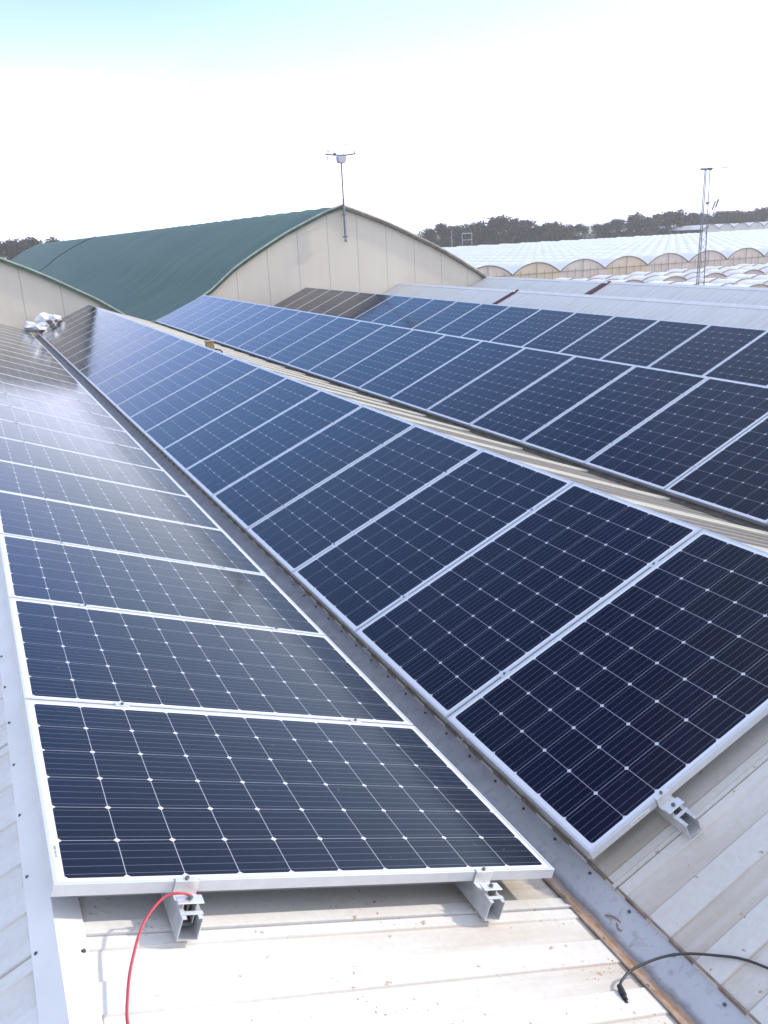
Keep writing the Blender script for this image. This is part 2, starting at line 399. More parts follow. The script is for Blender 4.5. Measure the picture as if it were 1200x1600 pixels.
# red flashings in the two bare roofs to the right
M_RED = simple('red_flashing', (.10, .014, .018), .5, 0, .3, 8)
for xr, y, wd in ((ridges[2]+4*P, 17.45, .16), (ridges[2]+5*P, 17.75, .26)):
    f = MB(); xa, za, xb, zb = xr-1.50, ZE+.006, xr-.05, ZR-.02
    n = Vector((-(zb-za), 0, xb-xa)).normalized()
    for q, hh in ((0, .024), (1, .030)):
        a = Vector((xa, 0, za)); b = Vector((xb, 0, zb)); yy0 = y+q*wd*.35; yy1 = y+(wd if q == 0 else wd*.65)
        hh2 = hh+.006; v = []
        for p in (a, b):
            for yy in (yy0, yy1):
                for h_ in (.011, hh2): v.append((p.x+n.x*h_, yy, p.z+n.z*h_))
        f.add(v, [(0,1,3,2), (4,6,7,5), (0,4,5,1), (2,3,7,6), (1,5,7,3), (0,2,6,4)])
    f.tube([(xb, y+.02, zb+.04), (xr, y+.02, ZR+.05), (xr+.10, y+.02, ZR+.02)], .022, 6)
    f.build('red_flashing', M_RED, WH)

# ------------------------------------------------------------------ solar panels
def make_panel():
    r = empty('solar_panel')
    f = MB(); wl = .0115
    # mitred ring with outer wall, lip and inner foot
    def ring(x0, y0, x1, y1, wd, z0, z1):
        o = [(x0,y0),(x1,y0),(x1,y1),(x0,y1)]; i = [(x0+wd,y0+wd),(x1-wd,y0+wd),(x1-wd,y1-wd),(x0+wd,y1-wd)]
        vs = [(x, y, z1) for x, y in o]+[(x, y, z1) for x, y in i]+[(x, y, z0) for x, y in o]+[(x, y, z0) for x, y in i]
        fs = []
        for k in range(4):
            j = (k+1) % 4
            fs += [(k, j, 4+j, 4+k), (8+k, 12+k, 12+j, 8+j), (k, 8+k, 8+j, j), (4+k, 4+j, 12+j, 12+k)]
        f.add(vs, fs)
    ring(0, 0, PL, PW, wl, -PT, 0)
    fr = f.build('frame', M_FRAME, r, bevel=.0009)
    f = MB(); f.box((wl, wl, -.006), (PL-wl, PW-wl, -.002)); f.build('cell_sheet', M_CELL, r)
    return r
def place(p, o, rot, y, jit=True):
    p.location = (o[0], y, o[1]); j = .0012 if jit else 0
    p.rotation_euler = (random.gauss(0, j), rot+random.gauss(0, j*.6), 0)
SA, SB, SCc, SD = .36696, .39359, .40223, .40516
ROWS = [  # name, origin x, z of local corner, rotation about y, first gap y, first k, last k
    ('A', 0.0, 0.0, SA, 0.0, 0, 22),
    ('B', 1.7221, -.6294, -SB, .0373, 0, 22),
    ('C', 5.0341, -.6273, -SCc, 2.1888, -2, 20),
    ('D', 8.3441-.024, -.6216-.19+.0, -SD, 6.4422, -3, 16),
]
# row D was fitted from its visible upper part: put the true lower edge where the full length ends
dx, dz = math.cos(SD)*(1.2077-1.65)*0, 0
ROWS[3] = ('D', 8.3441, -.6216, -SD, 6.4422, -3, 16)
first = make_panel(); used = False
RN = {'A': 'leftmost row', 'B': 'row right of the gutter', 'C': 'third row from the left', 'D': 'farthest row'}
GR = {'A': 'solar panels of the leftmost row', 'B': 'solar panels of the row right of the gutter',
      'C': 'solar panels of the third row', 'D': 'solar panels of the farthest row'}
PAN = {}
for nm, ox, oz, rot, yg, k0, k1 in ROWS:
    for k in range(k0, k1+1):
        p = first if not used else copy_tree(first); used = True
        near = nm in 'AB'
        place(p, (ox, oz), rot, yg + k*PITCH_Y + .005, not (near and k < 2))
        if near: o = ordn(k-k0+1); lab = f'solar panel, {o} from the near end of the {RN[nm]}'
        else: o = ordn(k1-k+1); lab = f'solar panel, {o} from the far gable wall in the {RN[nm]}'
        if (nm, k) == ('A', 0): lab = 'nearest solar panel of the leftmost row, the red cable at its lower edge'
        if (nm, k) == ('B', 0): lab = 'nearest solar panel right of the open gutter, one bracket at its lower edge'
        tag(p, lab, 'solar panel', GR[nm]); PAN[nm, k] = p
# serial strip on the nearest panel's margin
s = MB(); s.box((.0145, .10, -.0019), (.0225, .23, -.0014)); 
lb = s.build('serial_label', simple('label_white', (.7, .72, .75), .5), PAN['A', 0])
s = MB(); yy = .115
while yy < .165:
    wq = random.choice((.0012, .002, .003)); s.box((.0155, yy, -.0014), (.0215, yy+wq, -.0011)); yy += wq+random.choice((.0015, .0025))
s.build('barcode', M_DARK, lb)
s = MB(); s.box((.19, -.0012, -.026), (.28, .0002, -.014)); lb = s.build('sticker', simple('sticker_white', (.75, .75, .73), .5), PAN['B', 0])
s = MB()
for q in range(14): s.box((.196+q*.0055, -.0016, -.0235), (.196+q*.0055+random.choice((.0012, .0024)), -.0011, -.0165))
s.build('barcode', M_DARK, lb)

# ------------------------------------------------------------------ mounting rails and clamps
RW, RH = .058, .066
def mid_clamp_bm():
    m = MB(); m.box((-.026, -.015, 0), (.026, .015, .003)); m.box((-.030, -.008, -.03), (.030, -.0055, 0)); m.box((-.030, .0055, -.03), (.030, .008, 0)); return m
MID = None; BOLTH = None
def bolt_mesh():
    b = MB(); b.tube([(0, 0, 0), (0, 0, .006)], .0062, 6); b.tube([(0, 0, .006), (0, 0, .0064)], .003, 6); return b
def rail(ox, oz, rot, s, y0, y1, nm, label, gaps):
    """channel rail in the panel's tilted frame: local x across slope, y along row, z normal"""
    global MID, BOLTH
    r = empty('mounting_rail', (ox, 0, oz), (0, rot, 0)); tag(r, label, 'mounting rail', 'rails under the solar panels')
    zb, zt = -PT-RH-.001, -PT-.001; h = RW/2; t = .0028
    c = MB()
    c.prism([(s-h, zb), (s+h, zb), (s+h, zt), (s+h-.013, zt), (s+h-.013, zt-t), (s+h-t, zt-t), (s+h-t, zb+t),
             (s-h+t, zb+t), (s-h+t, zt-t), (s-h+.013, zt-t), (s-h+.013, zt), (s-h, zt)], y0, y1)
    c.build('channel', M_STEEL, r)
    # end clamp on the panel's front edge
    e = MB(); yf = gaps[0]
    e.box((s-.033, yf-.004, .0006), (s+.033, yf+.011, .004)); e.box((s-.033, yf-.0075, -PT-.004), (s+.033, yf-.004, .004))
    e.box((s-.033, yf-.030, -PT-.004), (s+.033, yf-.0076, -PT-.0005))
    ec = e.build('end_clamp', M_CLAMP, r, bevel=.0008)
    b = bolt_mesh().build('bolt', M_BOLT, ec); b.location = (s, yf+.0035, .004)
    # the unused clamp standing in the channel's open end
    e = MB(); ye = yf-.052; zt2 = -PT+.014
    e.box((s-.036, ye-.017, zt2), (s+.036, ye+.017, zt2+.0035))
    e.box((s-.020, ye-.013, zb+.020), (s-.017, ye+.013, zt2)); e.box((s+.017, ye-.013, zb+.020), (s+.020, ye+.013, zt2))
    lc = e.build('loose_clamp', M_CLAMP, r, bevel=.0008)
    b = MB(); b.tube([(s, ye, zb+.012), (s, ye, zt2+.012)], .0038, 8); b.tube([(s, ye, zt2+.0036), (s, ye, zt2+.010)], .0075, 6)
    b.build('bolt', M_BOLT, lc)
    b = MB(); b.box((s-.021, ye-.012, zb+.012), (s+.021, ye+.012, zb+.022)); b.build('channel_nut', M_BOLT, lc)
    # cross strap over the channel
    e = MB(); e.box((s-h-.002, ye-.040, zt+.0005), (s+h+.002, ye-.027, zt+.003)); e.build('strap', M_CLAMP, r)
    for y in gaps[1:]:
        if MID is None:
            o = mid_clamp_bm().build('mid_clamp', M_CLAMP, r, bevel=.0006); MID = o.data
            b = bolt_mesh().build('bolt', M_BOLT, o); BOLTH = b.data; b.location = (0, 0, .0035)
        else:
            o = bpy.data.objects.new('mid_clamp', MID); COL.objects.link(o); o.parent = r
            b = bpy.data.objects.new('bolt', BOLTH); COL.objects.link(b); b.parent = o; b.location = (0, 0, .0035)
        o.location = (s, y, .0006)
    return r
for nm, ox, oz, rot, yg, k0, k1 in ROWS:
    ya = yg+k0*PITCH_Y+.005
    gaps = [ya] + [yg+k*PITCH_Y+.0 for k in range(k0+1, k1+1)]
    for q, s in enumerate({'A': (.345, 1.345), 'B': (.350, 1.31), 'C': (.36, 1.30), 'D': (.36, 1.30)}[nm]):
        lab = {('A', 0): 'galvanised rail end under the nearest left panel, red cable running into it',
               ('A', 1): 'galvanised rail end below the nearest left panel, next to the gutter',
               ('B', 0): 'galvanised rail end sticking out below the nearest panel right of the gutter',
               ('B', 1): 'galvanised rail under the upper part of the row right of the gutter',
               ('C', 0): 'galvanised rail under the lower part of the third row of panels',
               ('C', 1): 'galvanised rail under the upper part of the third row of panels',
               ('D', 0): 'galvanised rail under the lower part of the farthest row of panels',
               ('D', 1): 'galvanised rail under the upper part of the farthest row of panels'}[nm, q]
        rail(ox, oz, rot, s, ya-(.135 if nm == 'B' else .105), yg+(k1+1)*PITCH_Y-.02, nm, lab, gaps)

# ------------------------------------------------------------------ cables
def smooth(pts, n=10):
    out = []; P_ = [Vector(p) for p in pts]; P_ = [2*P_[0]-P_[1]]+P_+[2*P_[-1]-P_[-2]]
    for i in range(1, len(P_)-2):
        a, b, c, d = P_[i-1:i+3]
        for k in range(n):
            t = k/n; out.append(.5*((2*b)+(c-a)*t+(2*a-5*b+4*c-d)*t*t+(3*b-a-3*c+d)*t**3))
    out.append(P_[-2]); return out
m = MB()
m.tube(smooth([(.345, .02, -.185), (.335, -.025, -.165), (.300, -.043, -.118), (.249, -.047, -.108), (.186, -.102, -.118), (.139, -.200, -.128), (.113, -.292, -.130),
               (.100, -.385, -.130), (.115, -.52, -.15), (.16, -.70, -.185), (.25, -.95, -.22)]), .0037, 10)
red = m.build('red_cable', simple('red_cable_jacket', (.46, .05, .07), .45, 0, .05), None)
tag(red, 'red cable curving out of the left rail end down to the bottom edge', 'cable')
m = MB()
cp = [(1.478, -.405, -.690), (1.497, -.393, -.686), (1.556, -.374, -.690), (1.664, -.372, -.700), (1.746, -.397, -.700), (1.83, -.447, -.703),
      (1.880, -.505, -.690), (1.915, -.590, -.675), (1.96, -.72, -.655), (1.99, -.9, -.640), (1.97, -1.2, -.65)]
m.tube(smooth(cp), .0042, 10)
blk = m.build('black_cable', simple('black_cable_jacket', (.03, .03, .032), .5), None)
tag(blk, 'black cable with a plug on its end lying across the gutter', 'cable')
m = MB(); a = Vector(cp[0]); dirv = Vector((-.35, -1, -.05)).normalized()
m.tube([a+dirv*-.004, a+dirv*.006, a+dirv*.010, a+dirv*.030], .0085, 10, r1=.0105)
m.tube([a+dirv*.030, a+dirv*.046], .0085, 8); m.tube([a+dirv*.046, a+dirv*.056], .0055, 8)
m.build('plug', M_DARK, blk)
m = MB()
m.tube(smooth([(1.690, -.085, -.782), (1.705, -.115, -.772), (1.712, -.150, -.780), (1.700, -.168, -.784), (1.688, -.155, -.780), (1.697, -.138, -.776)]), .0026, 6)
tag(m.build('bent_wire', M_TRIM, None), 'small rusty bent wire lying in the near end of the gutter', 'wire')

# crumpled foil where the gutter meets the far wall
def crumple(c, r, seed, sq):
    bm = bmesh.new(); bmesh.ops.create_icosphere(bm, subdivisions=2, radius=1)
    rd = random.Random(seed); of = Vector((rd.random()*9, rd.random()*9, rd.random()*9))
    for v in bm.verts:
        n = noise.noise(v.co*1.7+of)*.55+noise.noise(v.co*4+of)*.22
        v.co = v.co*(1+n); v.co = Vector((v.co.x*r*sq[0], v.co.y*r*sq[1], v.co.z*r*sq[2]))+Vector(c)
    vs = [v.co[:] for v in bm.verts]; fs = [tuple(v.index for v in f.verts) for f in bm.faces]; bm.free(); return vs, fs
m = MB()
for a in (((1.60, 23.75, -.47), .2, 1, (1, 1, .8)), ((2.0, 23.9, -.32), .26, 2, (1, .8, .75)), ((2.25, 23.6, -.28), .17, 5, (1, 1, .6)), ((1.85, 23.55, -.48), .18, 9, (1.1, 1, .6))):
    m.add(*crumple(*a))
tag(m.build('crumpled_foil', simple('silver_foil', (.84, .84, .85), .5, .25, .03), None), 'crumpled silver foil heaped over the far end of the gutter', 'foil')
# small brown junction box on the second ridge
jb = empty('junction_box', (3.36, 11.28, -.098)); tag(jb, 'small brown box standing on the ridge beside the third row', 'box')
m = MB(); m.box((-.06, -.05, .0), (.06, .05, .15)); m.build('body', simple('brown_box', (.30, .20, .11), .6, 0, .3, 20), jb, bevel=.006)
m = MB(); m.box((-.068, -.058, .146), (.068, .058, .165)); m.build('lid', simple('brown_lid', (.36, .27, .17), .6), jb, bevel=.004)
m = MB(); m.tube(smooth([(.05, 0, .03), (.11, -.02, .02), (.16, .0, .0), (.20, .05, -.04)]), .012, 6); m.build('cable', M_DARK, jb)

# ------------------------------------------------------------------ arched hangars behind the panels
def wall_material():
    g = N('hangar_wall_panel'); x, y, z = g.xyz(g.coord())
    d = g.math('ABSOLUTE', g.math('SUBTRACT', g.math('FRACT', g.math('DIVIDE', g.math('ADD', x, -11.27+.51), 1.023)), .5))
    ln = g.ramp(g.math('SUBTRACT', .5, d), .006, .016, 1., 0.)
    st = g.noise(g.coord(scale=(3, 1, .35)), 1.5, 5)
    c = g.mix(g.ramp(st, .3, .75), (.66, .60, .51), (.69, .63, .54))
    c = g.mix(g.math('MULTIPLY', ln, .55), c, (.26, .25, .23))
    g.base(c, .55, 0, .3); return g.m
M_HW = wall_material()
def green_material():
    g = N('green_roof_cover'); x, y, z = g.xyz(g.coord())
    n1 = g.noise(g.coord(scale=(.25, 1.4, .25)), 1.0, 5); n2 = g.noise(g.coord(), 14, 4)
    c = g.mix(g.ramp(n1, .3, .7), (.080, .138, .110), (.12, .180, .145))
    c = g.mix(g.ramp(n2, .5, .8, 0, .3), c, (.12, .17, .15))
    ph = g.math('FRACT', g.math('DIVIDE', y, 1.5)); c = g.mix(g.ramp(g.math('ABSOLUTE', g.math('SUBTRACT', ph, .5)), .40, .5, 0., .30), c, (.12, .18, .165))
    g.base(c, .75, 0, .25); g.bump(n2, .2, .01); return g.m
M_GREEN = green_material()
g = N('edge_trim_paint'); tx = g.xyz(g.coord())[0]; tn = g.noise(g.coord(), 6, 4)
M_GTRIM = g.base(g.mul(g.mix(g.math('GREATER_THAN', tx, 11.3), (.06, .115, .085), (.15, .135, .11)), g.ramp(tn, .3, .7, .7, 1.3)), .6, 0, .3)
M_LTRIM = simple('pale_edge_trim', (.48, .47, .40), .6, 0, .25, 6)
HALF_L = [(0, 2.42), (.6, 2.24), (1.2, 1.99), (1.9, 1.69), (2.5, 1.38), (3.1, 1.06), (3.7, .70), (4.42, .15), (4.9, -.12), (5.35, -.34), (6.05, -.60), (6.40, -.70)]
HALF_R = [(0, 2.42), (.7, 2.18), (1.47, 1.89), (2.1, 1.62), (2.64, 1.37), (3.3, 1.07), (3.84, .79), (4.4, .47), (5.03, .11), (5.6, -.29), (6.0, -.60), (6.40, -.92)]
def lerp_prof(pr, n=26):
    out = []
    for i in range(n+1):
        d = 6.4*i/n
        for a, b in zip(pr, pr[1:]):
            if a[0] <= d <= b[0]+1e-9: out.append((d, a[1]+(b[1]-a[1])*(d-a[0])/(b[0]-a[0]))); break
    return out
def hangar(xc, yb, label, seam=None):
    r = empty('hangar', (0, 0, 0)); tag(r, label, 'hangar', 'arched hangars')
    L = [(xc-d, z) for d, z in reversed(lerp_prof(HALF_L))][:-1] + [(xc+d, z) for d, z in lerp_prof(HALF_R)]
    m = MB(); m.prism([(L[0][0], GZ)] + [(x, z-.07) for x, z in L] + [(L[-1][0], GZ)], Y1+.02, Y1+.14); m.build('gable_wall', M_HW, r)
    m = MB()
    m.box((L[0][0]+.05, Y1+.15, GZ), (L[0][0]+.15, yb, L[0][1]-.12)); m.box((L[-1][0]-.15, Y1+.15, GZ), (L[-1][0]-.05, yb, L[-1][1]-.12))
    m.build('side_wall', M_HW, r)
    # cover: sheet sagging a little between the hoops
    m = MB(); n = len(L); ys = []; y = Y1-.06
    while y < yb: ys.append(y); y += .30
    vs = []
    for j, y in enumerate(ys):
        sag = .030*(1-math.cos(2*PI*(j % 5)/5))/2
        for i, (x, z) in enumerate(L):
            e = math.sin(PI*i/(n-1)); vs.append((x, y, z-sag*e+.012*noise.noise(Vector((x*.6, y*.5, 0)))))
    fs = [(j*n+i, j*n+i+1, (j+1)*n+i+1, (j+1)*n+i) for j in range(len(ys)-1) for i in range(n-1)]
    m.add(vs, fs, True)
    m.add([(x, y, z-.05) for (x, y, z) in vs[:n]]+vs[:n], [(i, i+1, n+i+1, n+i) for i in range(n-1)])
    m.build('roof_cover', M_GREEN, r)
    for (mt, z0, z1, nm2, y0, y1) in ((M_GTRIM, -.10, -.015, 'edge_trim', Y1-.10, Y1+.02), (M_LTRIM, -.012, .035, 'edge_rope', Y1-.085, Y1-.045)):
        m = MB(); v = []
        for x, z in L: v += [(x, y0, z+z0), (x, y0, z+z1), (x, y1, z+z1), (x, y1, z+z0)]
        f = []
        for i in range(n-1):
            for q in range(4): f.append((4*i+q, 4*i+(q+1) % 4, 4*i+4+(q+1) % 4, 4*i+4+q))
        m.add(v, f); m.build(nm2, mt, r)
    if seam:
        m = MB(); k = [(x, seam, z+.035) for x, z in L[2:len(L)//2+1]]; m.tube(k, .028, 6); m.build('strap', M_DARK, r)
    return r
hangar(11.28, 135, 'arched hangar with green roof cover and the mast on its cream gable', 78)
hangar(-1.52, 60, 'left hangar, only its cream gable and curved edge in view beside the foil')

# weather station on the gable
ws = empty('weather_station', (11.30, Y1-.16, 1.40)); tag(ws, 'thin weather mast with crossbar of instruments fixed to the hangar gable', 'weather station')
M_GREY = simple('grey_metal', (.20, .20, .24), .5, .3); M_LG = simple('pale_plastic', (.5, .5, .56), .5)
m = MB(); m.tube([(0, 0, .02), (0, 0, 1.2)], .035, 10); m.tube([(0, 0, 1.1), (0, 0, 2.25)], .026, 10); m.build('pole', M_GREY, ws)
m = MB(); m.box((-.06, -.05, .05), (.06, .05, .10)); m.box((-.06, -.05, .72), (.06, .08, .76)); m.box((-.035, -.03, -.08), (.035, .03, .0)); m.build('bracket', M_GREY, ws)
m = MB(); m.tube([(-.52, 0, 2.50), (-.15, 0, 2.47), (.15, 0, 2.47), (.50, 0, 2.51)], .022, 8); m.build('crossbar', M_GREY, ws)
m = MB(); m.prism([(-.14, 2.44), (.14, 2.44), (.14, 2.32), (.09, 2.24), (-.09, 2.24), (-.12, 2.30)], -.1, .1); m.build('instrument_box', M_LG, ws, bevel=.01)
m = MB(); m.tube([(-.45, 0, 2.49), (-.45, 0, 2.56)], .012, 6)
for q in range(3):
    an = q*2*PI/3+.4; cxx, cyy = -.45+.07*math.cos(an), .07*math.sin(an); m.tube([(-.45, 0, 2.59), (cxx, cyy, 2.59)], .006, 6); m.tube([(cxx, cyy, 2.565), (cxx, cyy, 2.615)], .022, 8, r1=.014)
m.build('anemometer', M_LG, ws)
m = MB()
for q in range(5): m.tube([(-.45, 0, 2.45-.035*q), (-.45, 0, 2.435-.035*q)], .055, 12)
m.build('radiation_shield', M_LG, ws)
m = MB(); m.tube([(.47, 0, 2.5), (.47, 0, 2.60)], .016, 8); m.tube([(.08, 0, 2.48), (.08, 0, 2.62)], .014, 8); m.tube([(-.20, 0, 2.49), (-.20, 0, 2.54)], .05, 10); m.build('sensor', M_GREY, ws)
m = MB(); m.tube([(.16, 0, 2.5), (.16, 0, 2.68), (.18, 0, 2.82)], .005, 6); m.tube([(.12, 0, 2.79), (.24, 0, 2.77)], .012, 6); m.build('wind_vane', M_LG, ws)

# ------------------------------------------------------------------ ground, far land
g = N('dry_ground'); f = g.noise(g.coord(), .05, 6); c = g.mix(g.ramp(f, .3, .7), (.22, .17, .11), (.16, .15, .08)); g.base(c, .9)
m = MB(); S = 1500; n = 40
m.add([(-S+2*S*i/n, -200+1690*j/n, GZ) for j in range(n+1) for i in range(n+1)], [(j*(n+1)+i, j*(n+1)+i+1, (j+1)*(n+1)+i+1, (j+1)*(n+1)+i) for j in range(n) for i in range(n)])
tag(m.build('ground', g.m, None), kind='structure')
g = N('far_hill'); f = g.noise(g.coord(), .01, 5); c = g.mix(f, (.20, .16, .11), (.12, .13, .07)); g.base(c, .9)
m = MB(); nx = 90; vs = []
for j in range(8):
    for i in range(nx+1):
        x = -1480+2960*i/nx; y = 1000+68*j
        h = (noise.noise(Vector((x*.0020, 3.3, 0)))+.55)*17*math.sin(PI*j/7)**.8
        vs.append((x, y, GZ-.5+max(h, 0)))
m.add(vs, [(j*(nx+1)+i, j*(nx+1)+i+1, (j+1)*(nx+1)+i+1, (j+1)*(nx+1)+i) for j in range(7) for i in range(nx)], True)
tag(m.build('hills', g.m, None), kind='structure')

# ------------------------------------------------------------------ greenhouses
def film_material(name, a, b, tr=.25):
    g = N(name); n1 = g.noise(g.coord(scale=(.15, .4, .4)), 1., 4); n2 = g.noise(g.coord(), .8, 4)
    c = g.mix(g.ramp(n1, .3, .7), a, b); c = g.mix(g.ramp(n2, .55, .8, 0, .3), c, (.45, .42, .38))
    g.base(c, .32, 0, .5); return g.m
M_FILM = film_material('white_film', (.80, .78, .75), (.70, .69, .67))
M_END = film_material('end_wall_film', (.68, .58, .52), (.60, .53, .49))
M_END2 = film_material('yellowed_end_film', (.68, .55, .40), (.62, .53, .43))
M_HOOP = simple('hoop_steel', (.22, .17, .13), .6)
M_PHOOP = simple('pinkish_hoop', (.34, .26, .24), .6)
def arc(w_, h_, n=10):
    return [(-w_/2+w_*i/n, h_*(1-abs(2*i/n-1)**2.1)) for i in range(n+1)]
def bay_mesh(bw, rise, y0, y1, step, sag, zc, seed=0):
    m = MB(); A = arc(bw, rise); n = len(A); ys = []; y = y0; j = 0
    nn = max(2, int((y1-y0)/step)); vs = []
    for j in range(nn*2+1):
        y = y0+(y1-y0)*j/(nn*2); s_ = sag if j % 2 else 0; wv = noise.noise(Vector((seed*7.3, y*.08, 0)))*.10
        for i, (x, z) in enumerate(A):
            e = math.sin(PI*i/(n-1)); vs.append((x, y, zc+z-s_*e+wv*e))
    m.add(vs, [(j*n+i, j*n+i+1, (j+1)*n+i+1, (j+1)*n+i) for j in range(nn*2) for i in range(n-1)], True); return m
BW = 7.5; ZG = -4.35; RISE = 1.38; YF, YE = 94.0, 228.0; XF = 60.75-BW*2
gh = empty('greenhouse', (XF, YF, GZ)); tag(gh, 'huge white plastic greenhouse of many arched bays filling the field behind', 'greenhouse')
def child(o, p):       # parent without moving: parts are modelled in world space
    o.parent = p; o.matrix_parent_inverse = Matrix.Translation(-Vector(p.location))
for k in range(30):
    xc = XF+BW*k
    o = bay_mesh(BW, RISE, YF, YE, 2.6, .26, ZG, k).build('roof_bay', M_FILM, None); o.location = (xc, 0, 0); o.parent = gh
    o.location = (xc-XF, -YF, -GZ)
    if k < 12:
        A = arc(BW, RISE); m = MB(); m.prism([(-BW/2+.02, GZ)]+[(x, ZG+z-.03) for x, z in A]+[(BW/2-.02, GZ)], YF+.02, YF+.08)
        e = m.build('end_wall', M_END2 if k in (3, 5) else M_END, gh); e.location = (xc-XF, -YF, -GZ)
        m = MB(); m.tube([(x, YF-.03, ZG+z+.02) for x, z in A], .07, 6); m.tube([(0, YF-.03, GZ), (0, YF-.03, ZG+RISE)], .03, 5)
        for q in (-2.5, -1.25, 1.25, 2.5): m.tube([(q, YF-.03, GZ), (q, YF-.03, ZG+.4)], .02, 5)
        m.tube([(-BW/2, YF-.03, ZG), (BW/2, YF-.03, ZG)], .03, 5)
        e = m.build('end_frame', M_HOOP, gh); e.location = (xc-XF, -YF, -GZ)
# far block on slightly higher ground, right
g3 = empty('greenhouse', (246, 238, GZ)); tag(g3, 'small row of white arched greenhouses at the far right before the trees', 'greenhouse')
for k in range(9):
    o = bay_mesh(BW, 1.5, 0, 60, 3, .12, -2.3-GZ, 50+k).build('roof_bay', M_FILM, g3); o.location = (BW*k, 0, 0)
    A = arc(BW, 1.5); m = MB(); m.prism([(-BW/2+.02, 0)]+[(x, -2.3-GZ+z-.03) for x, z in A]+[(BW/2-.02, 0)], .02, .1)
    e = m.build('end_wall', film_material('pale_end_film', (.60, .60, .62), (.52, .52, .55)) if k == 0 else LASTM, g3); LASTM = e.data.materials[0]; e.location = (BW*k, 0, 0)
    m = MB(); m.tube([(x, -.03, -2.3-GZ+z+.02) for x, z in A], .12, 5); e = m.build('hoop', M_HOOP, g3); e.location = (BW*k, 0, 0)
# low tunnels in front of it
T0 = None
tun = []
for r_, (yy0, yy1, n0, n1, zc) in enumerate(((76.5, 90, 0, 8, -6.0), (60, 74.5, 0, 8, -6.1))):
    for k in range(n0, n1): tun.append((r_, 66+6.3*k+(3 if r_ == 0 else -2), yy0, yy1, zc, k))
for r_, xc, yy0, yy1, zc, k in tun:
    t = empty('plastic_tunnel', (xc, yy0, GZ))
    tag(t, f'low white tunnel, {ordn(k+1)} from the left in the {"rear" if r_ == 0 else "front"} row by the lattice mast', 'tunnel', 'low plastic tunnels')
    ln = yy1-yy0
    bay_mesh(6.2, 1.35, 0, ln, 2.2, .10, zc-GZ-.15, 90+k+20*r_).build('cover', M_FILM, t)
    A = arc(6.2, 1.35); m = MB()
    for q in range(5):
        y = ln*q/4; m.tube([(x, y, zc-GZ-.15+z+.03) for x, z in A], .075, 5)
    m.build('hoops', M_PHOOP, t)
    m = MB(); m.prism([(-3.08, 0)]+[(x*.99, zc-GZ-.15+z-.03) for x, z in A]+[(3.08, 0)], .02, .08); m.build('end_wall', M_END, t); m = MB(); m.prism([(-3.08, 0)]+[(x*.99, zc-GZ-.15+z-.03) for x, z in A]+[(3.08, 0)], ln-.08, ln-.02)
    m.build('end_wall', M_END, t)

# lattice mast with aerials
tw = empty('lattice_mast', (46.0, 43.6, GZ)); tag(tw, 'thin lattice mast with aerials on top rising behind the bare roofs', 'mast')
b0, b1, H = .62, .32, 0
ztop = 4.62-GZ
def leg(a, z): s_ = b0/2+(b1/2-b0/2)*z/ztop; return (a[0]*s_, a[1]*s_, z)
m = MB()
CR = [(-1, -.7), (1, -.7), (0, 1)]
for a in CR: m.tube([leg(a, 0), leg(a, ztop)], .034, 6)
m.build('leg', M_GREY, tw)
m = MB(); z = .3; q = 0
while z < 7.6:
    for i in range(3):
        a, b = CR[i], CR[(i+1) % 3]
        if q % 2: a, b = b, a
        m.tube([leg(a, z), leg(b, z+.55)], .010, 5)
    z += .55; q += 1
m.build('lattice', M_GREY, tw)
m = MB(); m.tube([(-.45, 0, ztop), (.25, 0, ztop)], .035, 6); m.tube([(.2, 0, ztop+.02), (1.25, -.6, ztop+.02)], .03, 6)
for q in range(7): 
    x = .35+.14*q; y = -.08*q-.05; m.tube([(x-.12, y-.2, ztop+.02), (x+.12, y+.2, ztop+.02)], .018, 5)
m.tube([(.25, 0, ztop-.12), (1.2, -.55, ztop-.12)], .02, 5); m.box((-.5, -.08, ztop-.10), (-.1, .08, ztop+.05)); m.box((.1, -.08, ztop-.08), (.4, .08, ztop+.08))
m.build('top_aerial', M_GREY, tw)
m = MB(); zz = ztop-2.15; m.tube([(.15, 0, zz), (.55, -.1, zz)], .03, 6); m.tube([(.18, 0, zz), (.42, -.08, zz+.02)], .11, 8, r1=.02)
m.tube([(.25, 0, zz-2.0), (.75, -.15, zz-.5), (.95, -.2, zz+.2)], .022, 6); m.tube([(.62, -.1, zz-.45), (.80, -.16, zz+.1)], .05, 6); m.tube([(.84, -.18, zz-.3), (1.02, -.22, zz+.22)], .05, 6)
m.build('side_aerial', M_GREY, tw)

# pale post frames at the greenhouse's far left edge
pf = empty('post_frame', (139, 232, GZ)); tag(pf, 'thin pale frame of posts before the trees at the left of the field', 'frame')
m = MB()
for x in (-3.6, 0, 3.4): m.tube([(x, 0, 0), (x, 0, 8.6 if x < -3 else 7.6)], .06, 5)
m.tube([(0, 0, 7.5), (3.4, 0, 7.5)], .08, 5); m.tube([(0, 0, 5.6), (3.4, 0, 5.6)], .06, 5); m.build('posts', simple('pale_post', (.6, .6, .6), .5), pf)

